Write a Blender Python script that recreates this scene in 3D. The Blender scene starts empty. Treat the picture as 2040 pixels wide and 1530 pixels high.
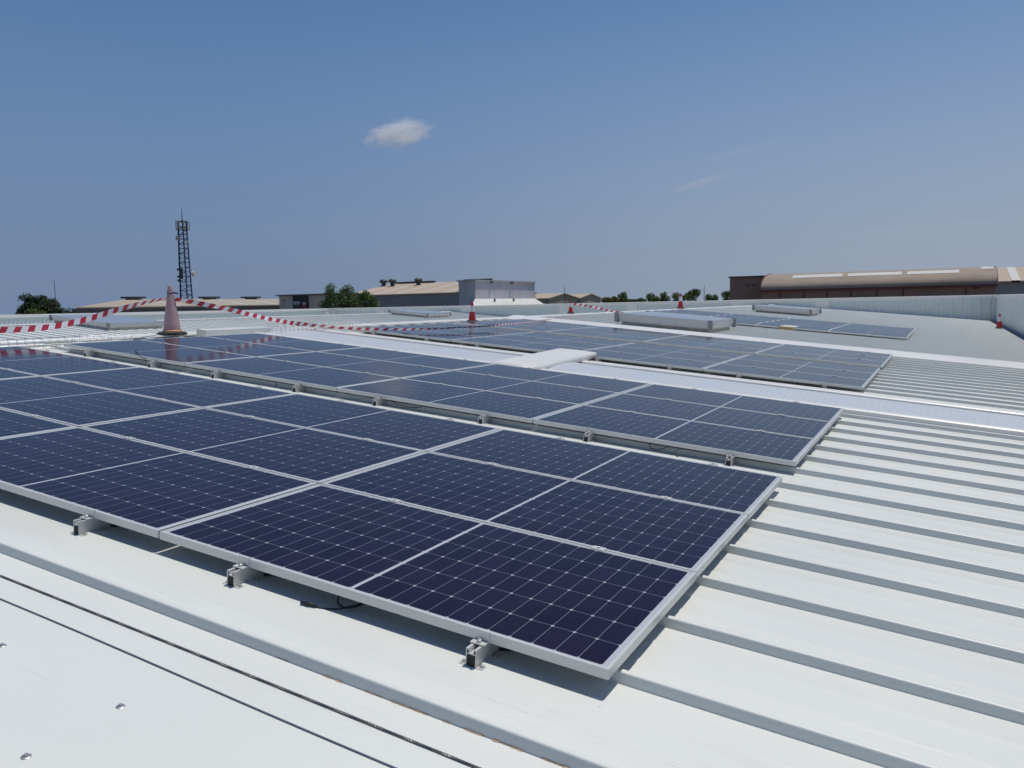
import bpy, bmesh, math, random
from mathutils import Vector, Matrix, noise
random.seed(7)
S = bpy.context.scene
COL = S.collection
H = 8.2                                   # eye height above the ground

# ------------------------------------------------------------------ camera
cam = bpy.data.cameras.new('Camera'); camo = bpy.data.objects.new('Camera', cam); COL.objects.link(camo)
cam.sensor_width = 36; cam.lens = 28.064; cam.clip_start = 0.05; cam.clip_end = 8000
FW = Vector((-0.474238, 0.874858, -0.098601)); RT = Vector((0.879913, 0.474708, -0.020141)); UP = Vector((-0.029187, 0.096312, 0.994923))
camo.matrix_world = Matrix(((RT.x, UP.x, -FW.x, 0), (RT.y, UP.y, -FW.y, 0), (RT.z, UP.z, -FW.z, H), (0, 0, 0, 1)))
cam.dof.use_dof = True; cam.dof.focus_distance = 3.6; cam.dof.aperture_fstop = 9.0
S.camera = camo

# ------------------------------------------------------------------ sky, sun, exposure
SUN = Vector((0.17, 0.25, 1.0)).normalized()
EL = math.asin(SUN.z); AZ = math.atan2(SUN.x, SUN.y)
W = bpy.data.worlds.new('World'); S.world = W; W.use_nodes = True
wn = W.node_tree; bg = wn.nodes['Background']
sky = wn.nodes.new('ShaderNodeTexSky'); sky.sky_type = 'NISHITA'; sky.sun_disc = False
sky.sun_elevation = EL; sky.sun_rotation = AZ; sky.air_density = 1.0; sky.dust_density = 0.6; sky.ozone_density = 7.0; sky.altitude = 800
bg.inputs[1].default_value = 0.085
# coastal summer haze low in the sky: pale blue-grey, paler towards the sun's side
def wm(op, a, b):
    x = wn.nodes.new('ShaderNodeMath'); x.operation = op
    for i, v in enumerate((a, b)):
        if hasattr(v, 'is_linked'): wn.links.new(v, x.inputs[i])
        else: x.inputs[i].default_value = v
    return x.outputs[0]
def wmix(f, a, b):
    x = wn.nodes.new('ShaderNodeMix'); x.data_type = 'RGBA'
    for i, v in ((0, f), (6, a), (7, b)):
        if hasattr(v, 'is_linked'): wn.links.new(v, x.inputs[i])
        else: x.inputs[i].default_value = v
    return x.outputs[2]
wtc = wn.nodes.new('ShaderNodeTexCoord'); wsp = wn.nodes.new('ShaderNodeSeparateXYZ'); wn.links.new(wtc.outputs['Generated'], wsp.inputs[0])
def wrange(v, a, b, c, d):
    x = wn.nodes.new('ShaderNodeMapRange'); x.interpolation_type = 'SMOOTHSTEP'; wn.links.new(v, x.inputs[0])
    for i, q in enumerate((a, b, c, d)): x.inputs[i + 1].default_value = q
    return x.outputs[0]
side = wm('ADD', wm('MULTIPLY', wsp.outputs[0], math.sin(AZ)), wm('MULTIPLY', wsp.outputs[1], math.cos(AZ)))
haze = wmix(wrange(side, 0.05, 1.05, 0, 1), (2.15, 2.95, 4.7, 1), (4.15, 4.85, 6.0, 1))
hazef = wm('POWER', wrange(wsp.outputs[2], -0.02, 0.50, 1, 0), 1.1)
tint = wn.nodes.new('ShaderNodeMix'); tint.data_type = 'RGBA'; tint.blend_type = 'MULTIPLY'; tint.inputs[0].default_value = 1
wn.links.new(sky.outputs[0], tint.inputs[6]); tint.inputs[7].default_value = (.86, 1.07, 1.17, 1)
wn.links.new(wmix(wm('MULTIPLY', hazef, 0.96), tint.outputs[2], haze), bg.inputs[0])
sun = bpy.data.lights.new('Sun', 'SUN'); suno = bpy.data.objects.new('Sun', sun); COL.objects.link(suno)
sun.energy = 3.35; sun.angle = math.radians(0.53); sun.color = (1.0, 0.95, 0.87)
suno.rotation_euler = SUN.to_track_quat('Z', 'Y').to_euler(); suno.location = (0, 0, 60)
S.view_settings.view_transform = 'Standard'; S.view_settings.look = 'None'
S.view_settings.exposure = -0.15; S.view_settings.gamma = 1
S.cycles.use_denoising = True
S.cycles.max_bounces = 12; S.cycles.volume_bounces = 8; S.cycles.volume_step_rate = 2.0

# ------------------------------------------------------------------ node helpers
class NT:
    def __init__(s, name, rough=0.5, metal=0.0, spec=0.5):
        s.m = bpy.data.materials.new(name); s.m.use_nodes = True
        s.t = s.m.node_tree; s.b = s.t.nodes['Principled BSDF']
        s.b.inputs['Roughness'].default_value = rough; s.b.inputs['Metallic'].default_value = metal
        s.b.inputs['Specular IOR Level'].default_value = spec
    def n(s, t, **k):
        x = s.t.nodes.new(t)
        for a, v in k.items(): setattr(x, a, v)
        return x
    def put(s, sock, v):
        if hasattr(v, 'links') or hasattr(v, 'is_linked'): s.t.links.new(v, sock)
        else: sock.default_value = v
    def m_(s, op, a, b=0.0, c=0.0):
        x = s.n('ShaderNodeMath', operation=op)
        for i, v in enumerate((a, b, c)): s.put(x.inputs[i], v)
        return x.outputs[0]
    def coord(s, kind='Object'):
        return s.n('ShaderNodeTexCoord').outputs[kind]
    def xyz(s, v):
        x = s.n('ShaderNodeSeparateXYZ'); s.put(x.inputs[0], v); return x.outputs
    def mapv(s, v, scale=(1, 1, 1), loc=(0, 0, 0), rot=(0, 0, 0)):
        x = s.n('ShaderNodeMapping'); s.put(x.inputs[0], v)
        x.inputs['Scale'].default_value = scale; x.inputs['Location'].default_value = loc; x.inputs['Rotation'].default_value = rot
        return x.outputs[0]
    def noise(s, v, sc, det=4, ro=0.55):
        x = s.n('ShaderNodeTexNoise'); s.put(x.inputs['Vector'], v); x.inputs['Scale'].default_value = sc
        x.inputs['Detail'].default_value = det; x.inputs['Roughness'].default_value = ro
        return x.outputs[0]
    def ramp(s, f, *stops):
        x = s.n('ShaderNodeValToRGB'); s.put(x.inputs[0], f); e = x.color_ramp.elements
        while len(e) < len(stops): e.new(0.5)
        for i, (p, c) in enumerate(stops):
            e[i].position = p; e[i].color = (c, c, c, 1) if isinstance(c, (int, float)) else (*c, 1)
        return x.outputs[0]
    def mix(s, f, a, b, mode='MIX'):
        x = s.n('ShaderNodeMix', data_type='RGBA', blend_type=mode)
        s.put(x.inputs[0], f)
        for i, v in ((6, a), (7, b)):
            if isinstance(v, tuple): v = (*v, 1) if len(v) == 3 else v
            s.put(x.inputs[i], v)
        return x.outputs[2]
    def bump(s, h, d=0.01, st=0.5):
        x = s.n('ShaderNodeBump'); s.put(x.inputs['Height'], h); x.inputs['Distance'].default_value = d; x.inputs['Strength'].default_value = st
        s.t.links.new(x.outputs[0], s.b.inputs['Normal'])
    def col(s, v):
        if isinstance(v, tuple): s.b.inputs['Base Color'].default_value = (*v, 1)
        else: s.t.links.new(v, s.b.inputs['Base Color'])
    def rough(s, v): s.put(s.b.inputs['Roughness'], v)

def plain(name, c, rough=0.5, metal=0.0, spec=0.5, var=0.12, sc=6.0):
    k = NT(name, rough, metal, spec)
    n = k.noise(k.coord(), sc, 5)
    k.col(k.mix(k.ramp(n, (0.3, 0.0), (0.7, 1.0)), tuple(x * (1 - var) for x in c), tuple(min(1, x * (1 + var)) for x in c)))
    return k.m

M = {}
# roof sheet: pale painted steel with faint streaks, specks and stains
def roof_mat(name, base, grime=1.0):
    k = NT(name, 0.38, 0.0, 0.32)
    c = k.coord()
    big = k.noise(c, 0.7, 5)
    streak = k.noise(k.mapv(c, (0.6, 22, 6)), 1.0, 5, 0.6)
    fine = k.noise(k.mapv(c, (3, 60, 20)), 1.0, 3, 0.6)
    c1 = k.mix(k.ramp(big, (0.3, 0), (0.72, 1)), tuple(x * 0.955 for x in base), base)
    c1 = k.mix(k.m_('MULTIPLY', k.ramp(streak, (0.55, 0), (0.75, 1)), 0.06 * grime), c1, (0.52, 0.51, 0.48))
    c1 = k.mix(k.m_('MULTIPLY', k.ramp(fine, (0.66, 0), (0.74, 1)), 0.14 * grime), c1, (0.36, 0.33, 0.29))
    # scattered specks of dirt
    v = k.n('ShaderNodeTexVoronoi'); k.put(v.inputs['Vector'], k.mapv(c, (9, 13, 9))); v.inputs['Scale'].default_value = 1.0
    vd = v.outputs['Distance']; vc = k.xyz(v.outputs['Color'])
    wob = k.noise(c, 70, 3)
    dot = k.m_('LESS_THAN', k.m_('ADD', vd, k.m_('MULTIPLY', wob, 0.16)), k.m_('MULTIPLY', vc[0], 0.14))
    dot = k.m_('MULTIPLY', dot, k.m_('GREATER_THAN', vc[1], 0.55))
    c1 = k.mix(k.m_('MULTIPLY', dot, 0.5 * grime), c1, (0.24, 0.21, 0.18))
    scr = k.noise(k.mapv(c, (5, 260, 40), rot=(0, 0, .05)), 1.0, 2, 0.5)
    msk = k.ramp(k.noise(k.mapv(c, (.9, 2.3, 1), loc=(4, 2, 0)), 1.3, 4), (0.52, 0), (0.6, 1))
    c1 = k.mix(k.m_('MULTIPLY', k.m_('MULTIPLY', k.ramp(scr, (0.64, 0), (0.68, 1)), msk), 0.30 * grime), c1, (0.30, 0.28, 0.26))
    smu = k.ramp(k.noise(k.mapv(c, (7, 16, 7), loc=(1, 7, 0)), 1.0, 7, 0.7), (0.69, 0), (0.76, 1))
    c1 = k.mix(k.m_('MULTIPLY', smu, 0.22 * grime), c1, (0.38, 0.33, 0.28))
    blot = k.ramp(k.noise(k.mapv(c, (1.2, 3.2, 1)), 1.1, 7, 0.66), (0.62, 0), (0.72, 1))
    c1 = k.mix(k.m_('MULTIPLY', blot, 0.08 * grime), c1, (0.52, 0.46, 0.38))
    k.col(c1)
    k.rough(k.ramp(big, (0.3, 0.30), (0.7, 0.40)))
    k.bump(k.noise(k.mapv(c, (1, 5, 1)), 3.0, 4), 0.004, 0.25)
    return k.m
M['roof'] = roof_mat('painted_roof_sheet', (0.73, 0.74, 0.69))
M['white'] = roof_mat('white_flashing', (0.755, 0.74, 0.695), 0.5)
M['clad'] = roof_mat('wall_cladding', (0.60, 0.655, 0.645), 0.6)

# solar cells under glass: 24 x 6 half cells, thin silver lines and corner dots
PL, PW, FR = 2.10, 1.0164, 0.035
k = NT('solar_cells', 0.085, 0.0, 0.5); c = k.xyz(k.coord())
ax = k.m_('ABSOLUTE', c[0]); cw = 0.0843; ch = 0.1628
uu = k.m_('DIVIDE', k.m_('SUBTRACT', ax, 0.008), cw); vv = k.m_('DIVIDE', k.m_('ADD', c[1], 3 * ch), ch)
fu = k.m_('FRACT', uu); fv = k.m_('FRACT', vv)
du = k.m_('MULTIPLY', k.m_('MINIMUM', fu, k.m_('SUBTRACT', 1.0, fu)), cw)
dv = k.m_('MULTIPLY', k.m_('MINIMUM', fv, k.m_('SUBTRACT', 1.0, fv)), ch)
line = k.m_('MAXIMUM', k.m_('LESS_THAN', du, 0.0012), k.m_('LESS_THAN', dv, 0.0013))
dia = k.m_('LESS_THAN', k.m_('ADD', du, dv), 0.0085)
edge = k.m_('MAXIMUM', k.m_('LESS_THAN', ax, 0.0078), k.m_('MAXIMUM', k.m_('GREATER_THAN', uu, 12.0), k.m_('GREATER_THAN', k.m_('ABSOLUTE', c[1]), 3 * ch)))
fb = k.m_('FRACT', k.m_('MULTIPLY', vv, 9.0)); bus = k.m_('LESS_THAN', k.m_('ABSOLUTE', k.m_('SUBTRACT', fb, 0.5)), 0.022)
cell = k.n('ShaderNodeTexWhiteNoise', noise_dimensions='3D')
cv = k.n('ShaderNodeCombineXYZ'); k.put(cv.inputs[0], k.m_('FLOOR', uu)); k.put(cv.inputs[1], k.m_('FLOOR', vv)); k.put(cv.inputs[2], k.m_('SIGN', c[0]))
oi = k.n('ShaderNodeObjectInfo')
ad = k.n('ShaderNodeVectorMath', operation='ADD'); k.put(ad.inputs[0], cv.outputs[0]); k.put(ad.inputs[1], oi.outputs['Location'])
k.put(cell.inputs[0], ad.outputs[0])
base = k.mix(cell.outputs[0], (0.0100, 0.0052, 0.0190), (0.0140, 0.0082, 0.0275))
base = k.mix(k.m_('MULTIPLY', bus, 0.16), base, (0.16, 0.17, 0.21))
base = k.mix(k.m_('MULTIPLY', line, 0.85), base, (0.20, 0.21, 0.25))
base = k.mix(dia, base, (0.36, 0.37, 0.41)); base = k.mix(edge, base, (0.46, 0.47, 0.50))
dust = k.noise(k.coord('Object'), 2.2, 5)
base = k.mix(k.m_('ADD', k.ramp(dust, (0.35, 0.0), (0.8, 0.007)), k.m_('MULTIPLY', oi.outputs['Random'], 0.004)), base, (0.6, 0.58, 0.55))
k.col(base); k.b.inputs['IOR'].default_value = 1.235
k.rough(k.ramp(dust, (0.3, 0.07), (0.75, 0.12)))
k.b.inputs['Sheen Weight'].default_value = 0.0
M['cells'] = k.m

k = NT('anodised_aluminium', 0.40, 0.25, 0.5); c = k.coord()
k.col(k.mix(k.noise(k.mapv(c, (2, 60, 60)), 1.0, 4), (0.61, 0.605, 0.575), (0.68, 0.675, 0.645))); M['alu'] = k.m
k = NT('bright_steel', 0.45, 0.8); k.col((0.50, 0.50, 0.50)); M['steel'] = k.m
k = NT('galvanised_wire', 0.45, 0.6); k.col((0.66, 0.67, 0.66)); M['wire'] = k.m
M['black'] = plain('black_plastic', (0.016, 0.016, 0.018), 0.45)
M['rubber'] = plain('black_rubber', (0.028, 0.027, 0.026), 0.75, var=0.35, sc=20)
M['rope'] = plain('steel_rope', (0.17, 0.165, 0.16), 0.45, 0.5, var=0.3, sc=60)
M['ropeb'] = plain('coated_cable', (0.13, 0.14, 0.19), 0.5)  # dark tone paints the shadow line of the lap seam
M['seal'] = plain('old_sealant', (0.50, 0.33, 0.18), 0.8, var=0.3, sc=60)
M['shade'] = plain('back_sheet', (0.5, 0.5, 0.5), 0.6)  # plain grey of the panels' back sheet
def cone_mat(name, c, dirt, amt):
    k = NT(name, 0.55); n = k.noise(k.coord(), 9, 6, 0.65)
    k.col(k.mix(k.m_('MULTIPLY', k.ramp(n, (0.45, 0), (0.7, 1)), amt), c, dirt)); return k.m
M['cone'] = cone_mat('red_cone_plastic', (0.50, 0.022, 0.03), (0.28, 0.03, 0.03), 0.5)
M['faded'] = cone_mat('faded_cone_plastic', (0.47, 0.305, 0.305), (0.33, 0.19, 0.19), 0.6)
M['fadedlip'] = cone_mat('cone_foot_plastic', (0.60, 0.26, 0.12), (0.45, 0.22, 0.14), 0.5)
M['band'] = plain('white_band', (0.72, 0.72, 0.74), 0.4)
# barrier tape
k = NT('barrier_tape', 0.35); uv = k.xyz(k.coord('UV'))
st = k.m_('LESS_THAN', k.m_('FRACT', k.m_('DIVIDE', k.m_('ADD', uv[0], k.m_('MULTIPLY', uv[1], -0.045)), 0.168)), 0.5)
k.col(k.mix(st, (0.80, 0.80, 0.80), (0.50, 0.035, 0.06)))
k.b.inputs['Transmission Weight'].default_value = 0.0
M['tape'] = k.m
# roof lights
k = NT('polycarbonate_sheet', 0.30); c = k.coord()
k.col(k.mix(k.noise(c, 1.5, 4), (0.54, 0.555, 0.575), (0.62, 0.635, 0.65)))
wv = k.n('ShaderNodeTexWave', wave_type='BANDS', bands_direction='X'); k.put(wv.inputs[0], c); wv.inputs['Scale'].default_value = 4.4
k.bump(wv.outputs[0], 0.006, 0.7); M['poly'] = k.m
k = NT('frosted_acrylic', 0.22); k.col((0.62, 0.63, 0.64)); k.b.inputs['Transmission Weight'].default_value = 0.25; M['acryl'] = k.m
k = NT('dome_acrylic', 0.09); k.col((0.34, 0.36, 0.41)); M['dome'] = k.m
M['curb'] = plain('skylight_curb', (0.42, 0.37, 0.32), 0.7, var=0.3)
M['bracket'] = plain('grey_bracket', (0.22, 0.22, 0.23), 0.5)
# far buildings
def wall_mat(name, c, rough=0.8, sx=1.6):
    k = NT(name, rough); o = k.coord()
    n = k.noise(o, 0.35, 5); s2 = k.noise(k.mapv(o, (2.2, 2.2, 0.12)), 1.0, 4)
    x = k.mix(k.ramp(n, (0.3, 0), (0.7, 1)), tuple(v * 0.86 for v in c), tuple(min(1, v * 1.08) for v in c))
    k.col(k.mix(k.m_('MULTIPLY', k.ramp(s2, (0.55, 0), (0.75, 1)), 0.18), x, tuple(v * 0.6 for v in c))); return k.m
def rib_roof(name, c, axis, dirt=(0.30, 0.24, 0.19), scale=1.0, amt=0.4):
    k = NT(name, 0.8); o = k.coord()
    n = k.noise(k.mapv(o, (0.25, 0.9, 0.9) if axis == 'X' else (0.9, 0.25, 0.9)), 1.0, 6, 0.62)
    w = k.n('ShaderNodeTexWave', wave_type='BANDS', bands_direction=axis); k.put(w.inputs[0], o); w.inputs['Scale'].default_value = scale
    x = k.mix(k.m_('MULTIPLY', k.ramp(n, (0.42, 0), (0.72, 1)), amt), c, dirt)
    k.col(x); k.bump(w.outputs[0], 0.05, 0.25); return k.m
M['beige_roof'] = rib_roof('beige_fibre_roof', (0.40, 0.34, 0.265), 'Y')
M['tan_roof'] = rib_roof('tan_fibre_roof', (0.45, 0.355, 0.265), 'X', (0.36, 0.27, 0.19))
M['brown_roof'] = rib_roof('weathered_vault_roof', (0.335, 0.265, 0.205), 'X', (0.21, 0.155, 0.115), 1.6, 0.6)
M['pale'] = plain('translucent_sheet', (0.58, 0.56, 0.52), 0.6)
M['darkfascia'] = wall_mat('dark_fascia', (0.06, 0.062, 0.066))
M['greywall'] = wall_mat('grey_render', (0.28, 0.275, 0.295))
M['lightwall'] = wall_mat('pale_grey_render', (0.42, 0.41, 0.43))
M['cubewall'] = wall_mat('pale_render', (0.54, 0.52, 0.535))
M['whiteroof'] = wall_mat('white_membrane', (0.62, 0.61, 0.58))
M['beigewall'] = wall_mat('beige_render', (0.58, 0.49, 0.42))
M['charcoal'] = wall_mat('charcoal_panel', (0.045, 0.042, 0.044))
M['yellowwall'] = wall_mat('straw_render', (0.34, 0.30, 0.22))
M['brownwall'] = wall_mat('brown_brick', (0.27, 0.165, 0.125))
M['redtrim'] = wall_mat('dark_red_trim', (0.16, 0.055, 0.045))
M['signwhite'] = plain('sign_white', (0.55, 0.55, 0.55), 0.6, var=0.3, sc=2)
M['signred'] = plain('sign_red', (0.45, 0.05, 0.07), 0.6)
M['ventm'] = plain('dark_vent_metal', (0.045, 0.05, 0.055), 0.5)
M['mast'] = plain('blue_mast_paint', (0.020, 0.035, 0.115), 0.5)
M['anten'] = plain('antenna_housing', (0.46, 0.44, 0.40), 0.6)
M['drum'] = plain('dish_cover', (0.60, 0.56, 0.50), 0.6)
M['pole'] = plain('grey_pole', (0.11, 0.11, 0.12), 0.5)
M['bark'] = plain('bark', (0.10, 0.075, 0.055), 0.9, var=0.35)
M['wood'] = plain('raw_wood', (0.48, 0.30, 0.12), 0.7, var=0.2, sc=20)
def leaf_mat(name, a, b):
    k = NT(name, 0.6, 0, 0.3); g = k.n('ShaderNodeNewGeometry'); oi = k.xyz(k.coord('Generated'))
    n = k.noise(k.coord(), 0.9, 4); r = g.outputs['Random Per Island']
    f = k.m_('ADD', k.m_('MULTIPLY', k.ramp(n, (0.35, 0), (0.65, 1)), 0.55), k.m_('MULTIPLY', r, 0.45))
    k.col(k.mix(f, a, b)); k.b.inputs['Subsurface Weight'].default_value = 0.0; return k.m
M['leaf_dark'] = leaf_mat('pine_foliage', (0.024, 0.040, 0.018), (0.090, 0.115, 0.050))
M['leaf_mid'] = leaf_mat('broadleaf_foliage', (0.048, 0.085, 0.022), (0.19, 0.25, 0.065))
M['leaf_light'] = leaf_mat('shrub_foliage', (0.08, 0.12, 0.035), (0.22, 0.26, 0.08))
M['leaf_gold'] = leaf_mat('yellowing_foliage', (0.10, 0.095, 0.022), (0.26, 0.21, 0.05))
k = NT('dry_ground', 0.95); c = k.coord(); n = k.noise(c, 0.02, 8, 0.6); n2 = k.noise(c, 0.6, 6)
k.col(k.mix(n, k.mix(n2, (0.16, 0.13, 0.09), (0.24, 0.20, 0.15)), (0.09, 0.10, 0.05))); M['ground'] = k.m

# ------------------------------------------------------------------ mesh helpers
class MB:
    def __init__(s): s.v = []; s.f = []; s.m = []; s.uv = None
    def add(s, vs, fs, mi=0):
        o = len(s.v); s.v += [Vector(p) for p in vs]; s.f += [tuple(i + o for i in f) for f in fs]; s.m += [mi] * len(fs)
    def hexa(s, p, mi=0):   # p: 4 bottom then 4 top
        s.add(p, [(3, 2, 1, 0), (4, 5, 6, 7), (0, 1, 5, 4), (1, 2, 6, 5), (2, 3, 7, 6), (3, 0, 4, 7)], mi)
    def box(s, x0, x1, y0, y1, z0, z1, mi=0):
        s.hexa([(x0, y0, z0), (x1, y0, z0), (x1, y1, z0), (x0, y1, z0), (x0, y0, z1), (x1, y0, z1), (x1, y1, z1), (x0, y1, z1)], mi)
    def extrude(s, prof, a, b, cap=True, mi=0, closed=True):   # prof: list of Vector offsets; swept from a to b
        n = len(prof); vs = [Vector(a) + Vector(q) for q in prof] + [Vector(b) + Vector(q) for q in prof]
        fs = [(i, (i + 1) % n, (i + 1) % n + n, i + n) for i in range(n if closed else n - 1)]
        if cap and closed: fs += [tuple(range(n - 1, -1, -1)), tuple(range(n, 2 * n))]
        s.add(vs, fs, mi)
    def tube(s, pts, r, seg=6, mi=0, rads=None, cap=True):
        pts = [Vector(p) for p in pts]; n = len(pts); vs = []
        up = Vector((0, 0, 1)); last = None
        for i, p in enumerate(pts):
            t = (pts[min(i + 1, n - 1)] - pts[max(i - 1, 0)]).normalized()
            a = last if last is not None else (up if abs(t.z) < 0.9 else Vector((1, 0, 0)))
            a = (a - t * a.dot(t)).normalized(); b = t.cross(a); last = a
            rr = rads[i] if rads else r
            for j in range(seg):
                th = 2 * math.pi * j / seg; vs.append(p + a * math.cos(th) * rr + b * math.sin(th) * rr)
        fs = [(i * seg + j, i * seg + (j + 1) % seg, (i + 1) * seg + (j + 1) % seg, (i + 1) * seg + j) for i in range(n - 1) for j in range(seg)]
        if cap: fs += [tuple(range(seg - 1, -1, -1)), tuple(range((n - 1) * seg, n * seg))]
        s.add(vs, fs, mi)
    def lathe(s, prof, seg=24, mi=0, c=(0, 0, 0), closed_top=True):
        vs = []; c = Vector(c)
        for r, z in prof:
            for j in range(seg):
                th = 2 * math.pi * j / seg; vs.append(c + Vector((r * math.cos(th), r * math.sin(th), z)))
        n = len(prof); fs = [(i * seg + j, i * seg + (j + 1) % seg, (i + 1) * seg + (j + 1) % seg, (i + 1) * seg + j) for i in range(n - 1) for j in range(seg)]
        fs += [tuple(range(seg - 1, -1, -1)), tuple(range((n - 1) * seg, n * seg))]
        s.add(vs, fs, mi)
    def build(s, name, mats, parent=None, smooth=False, loc=None, bevel=0, world=False):
        me = bpy.data.meshes.new(name); me.from_pydata(s.v, [], s.f)
        for m in (mats if isinstance(mats, (list, tuple)) else [mats]): me.materials.append(m)
        me.polygons.foreach_set('material_index', s.m)
        if smooth:
            me.polygons.foreach_set('use_smooth', [True] * len(s.f)); me.set_sharp_from_angle(angle=math.radians(35))
        me.update()
        o = bpy.data.objects.new(name, me); COL.objects.link(o)
        if loc is not None: o.location = loc
        if parent:
            o.parent = parent
            if world: o.matrix_parent_inverse = Matrix.Translation(parent.location).inverted()
        if bevel:
            b = o.modifiers.new('bevel', 'BEVEL'); b.width = bevel; b.segments = 2; b.limit_method = 'ANGLE'
        return o

def tag(o, label=None, cat=None, group=None, kind=None):
    if label: o['label'] = label
    if cat: o['category'] = cat
    if group: o['group'] = group
    if kind: o['kind'] = kind
    return o
def empty(name, loc=(0, 0, 0), rot=(0, 0, 0)):
    o = bpy.data.objects.new(name, None); COL.objects.link(o); o.location = loc; o.rotation_euler = rot; o.empty_display_size = 0.2
    return o
def copy_tree(o, parent=None):
    c = o.copy(); COL.objects.link(c)
    if parent: c.parent = parent; c.matrix_parent_inverse = o.matrix_parent_inverse.copy()
    for ch in list(o.children): copy_tree(ch, c)
    return c

# ------------------------------------------------------------------ roof geometry
TH = 0.0946274; SX, SZ = -math.cos(TH), math.sin(TH)
X0, Z0 = -0.8989, -1.1510 + H
NRM = Vector((math.sin(TH), 0, math.cos(TH)))
def R(s, y, h=0.10):                        # s metres up the slope from the panels' right end, h metres below the panel tops
    return Vector((X0 + s * SX, y, Z0 + s * SZ)) - NRM * h
S_EAVE, S_RIDGE = -3.30, 9.42
RIB0, RIBP = 1.868, 0.510
YN, YF = -5.0, 56.0
RIDGE = R(S_RIDGE, 0); XR = RIDGE.x; ZR = RIDGE.z      # ridge line
XV = XR - 12.75; ZV = ZR - 12.75 * math.tan(TH)        # valley
XR2 = -36.0; ZR2 = -0.46 + H                           # second ridge
XL = -49.0; XW = 2.72                                  # left and right parapets
TOP = H + 0.0

def rib_profile(y0, y1):
    out = [(y0, 0)]
    k0 = math.ceil((y0 - RIB0 + 0.02) / RIBP)
    y = RIB0 + k0 * RIBP
    while y < y1 - 0.1:
        if -0.2 < y < RIB0 - 0.1: y += RIBP; continue
        out += [(y, 0), (y + 0.0055, 0.0325), (y + 0.0068, 0.0362), (y + 0.0095, 0.0386), (y + 0.0135, 0.0395), (y + 0.026, 0.0395), (y + 0.031, 0.036), (y + 0.044, 0.0)]
        for g in (0.17, 0.34):
            out += [(y + g, 0), (y + g + 0.005, 0.0008), (y + g + 0.012, 0.0032), (y + g + 0.017, 0.0042), (y + g + 0.027, 0.0042), (y + g + 0.032, 0.0032), (y + g + 0.045, 0)]
        y += RIBP
    out.append((y1, 0)); return out

wh = empty('warehouse', (-20.0, 24.0, 0.0))
tag(wh, 'white industrial building under the viewer whose ribbed metal roof carries all the solar panels', 'building')
PROF = rib_profile(YN, YF)
def slope(a, b, nsub=1):
    mb = MB(); n = len(PROF)
    a = Vector(a); b = Vector(b); d = (b - a).normalized(); nn = Vector((-d.z, 0, d.x))
    if nn.z < 0: nn = -nn
    for p in (a, b):
        mb.v += [Vector((p.x, y, p.z)) + nn * h for y, h in PROF]
    fs = [(i, i + n, i + n + 1, i + 1) for i in range(n - 1)]
    if d.x > 0: fs = [f[::-1] for f in fs]
    mb.f += fs; mb.m += [0] * len(fs); return mb
e = R(S_EAVE, 0)
slope((e.x, 0, e.z), (XR, 0, ZR)).build('roof_slope', M['roof'], wh, True, world=True)
slope((XR, 0, ZR), (XV, 0, ZV)).build('roof_slope', M['roof'], wh, True, world=True)
slope((XV, 0, ZR2 - (XV - XR2) * math.tan(TH)), (XR2, 0, ZR2)).build('roof_slope', M['roof'], wh, True, world=True)
slope((XR2, 0, ZR2), (XL + 0.3, 0, ZR2 - (XR2 - XL - 0.3) * math.tan(TH))).build('roof_slope', M['roof'], wh, True, world=True)
def ridge_cap(xr, zr):
    mb = MB(); w = 0.30; t = math.tan(TH); y = YN
    while y < YF - 0.1:
        y1 = min(y + 2.98, YF - 0.02); lift = 0.045
        P = [(xr - w, zr - w * t + lift - 0.02), (xr - w, zr - w * t + lift), (xr, zr + lift + 0.004), (xr + w, zr - w * t + lift), (xr + w, zr - w * t + lift - 0.02)]
        n = len(P); mb.add([(p[0], y, p[1]) for p in P] + [(p[0], y1, p[1]) for p in P], [(i, i + 1, i + 1 + n, i + n) for i in range(n - 1)])
        mb.add([(p[0], y1 - 0.0, p[1] + 0.004) for p in P[1:4]] + [(p[0], y1 + 0.09, p[1] + 0.004) for p in P[1:4]], [(0, 1, 4, 3), (1, 2, 5, 4)])
        y += 3.0
    return mb.build('ridge_cap', M['white'], wh, world=True)
ridge_cap(XR, ZR); ridge_cap(XR2, ZR2)

# rooflight strips: low vaults of cellular sheet lying down the slope
def vault(y0, y1, rise, mat, name, s0=S_EAVE, s1=S_RIDGE - 0.32, base=0.02, flip=None, seg=10):
    mb = MB(); prof = []
    for i in range(seg + 1):
        t = i / seg; prof.append((y0 + (y1 - y0) * t, base + rise * math.sin(math.pi * t) ** 0.8))
    prof = [(y0 - 0.0, 0.0)] + prof + [(y1, 0.0)]
    n = len(prof); ss = [s0 + (s1 - s0) * j / 12 for j in range(13)]
    P = (lambda s, y, h: R(s, y, 0.10 - h)) if flip is None else flip
    for s in ss: mb.v += [P(s, y, h) for y, h in prof]
    for j in range(12):
        for i in range(n - 1): mb.f.append((j * n + i, j * n + i + 1, (j + 1) * n + i + 1, (j + 1) * n + i)); mb.m.append(0)
    mb.f.append(tuple(range(n))); mb.m.append(0)
    return mb.build(name, mat, wh, True, world=True)
def strip_edge(y0, y1, h, name='rooflight_trim', s0=S_EAVE, s1=S_RIDGE - 0.32):
    mb = MB(); prof = [(y0, 0), (y0, h), (y0 + 0.02, h + 0.012), (y1 - 0.02, h + 0.012), (y1, h), (y1, 0)]
    n = len(prof)
    for s in (s0, s1): mb.v += [R(s, y, 0.10 - hh) for y, hh in prof]
    mb.f += [(i, i + 1, i + 1 + n, i + n) for i in range(n - 1)] + [tuple(range(n)), tuple(range(2 * n - 1, n - 1, -1))]; mb.m += [0] * (n + 1)
    return mb.build(name, M['white'], wh, world=True)
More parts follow.
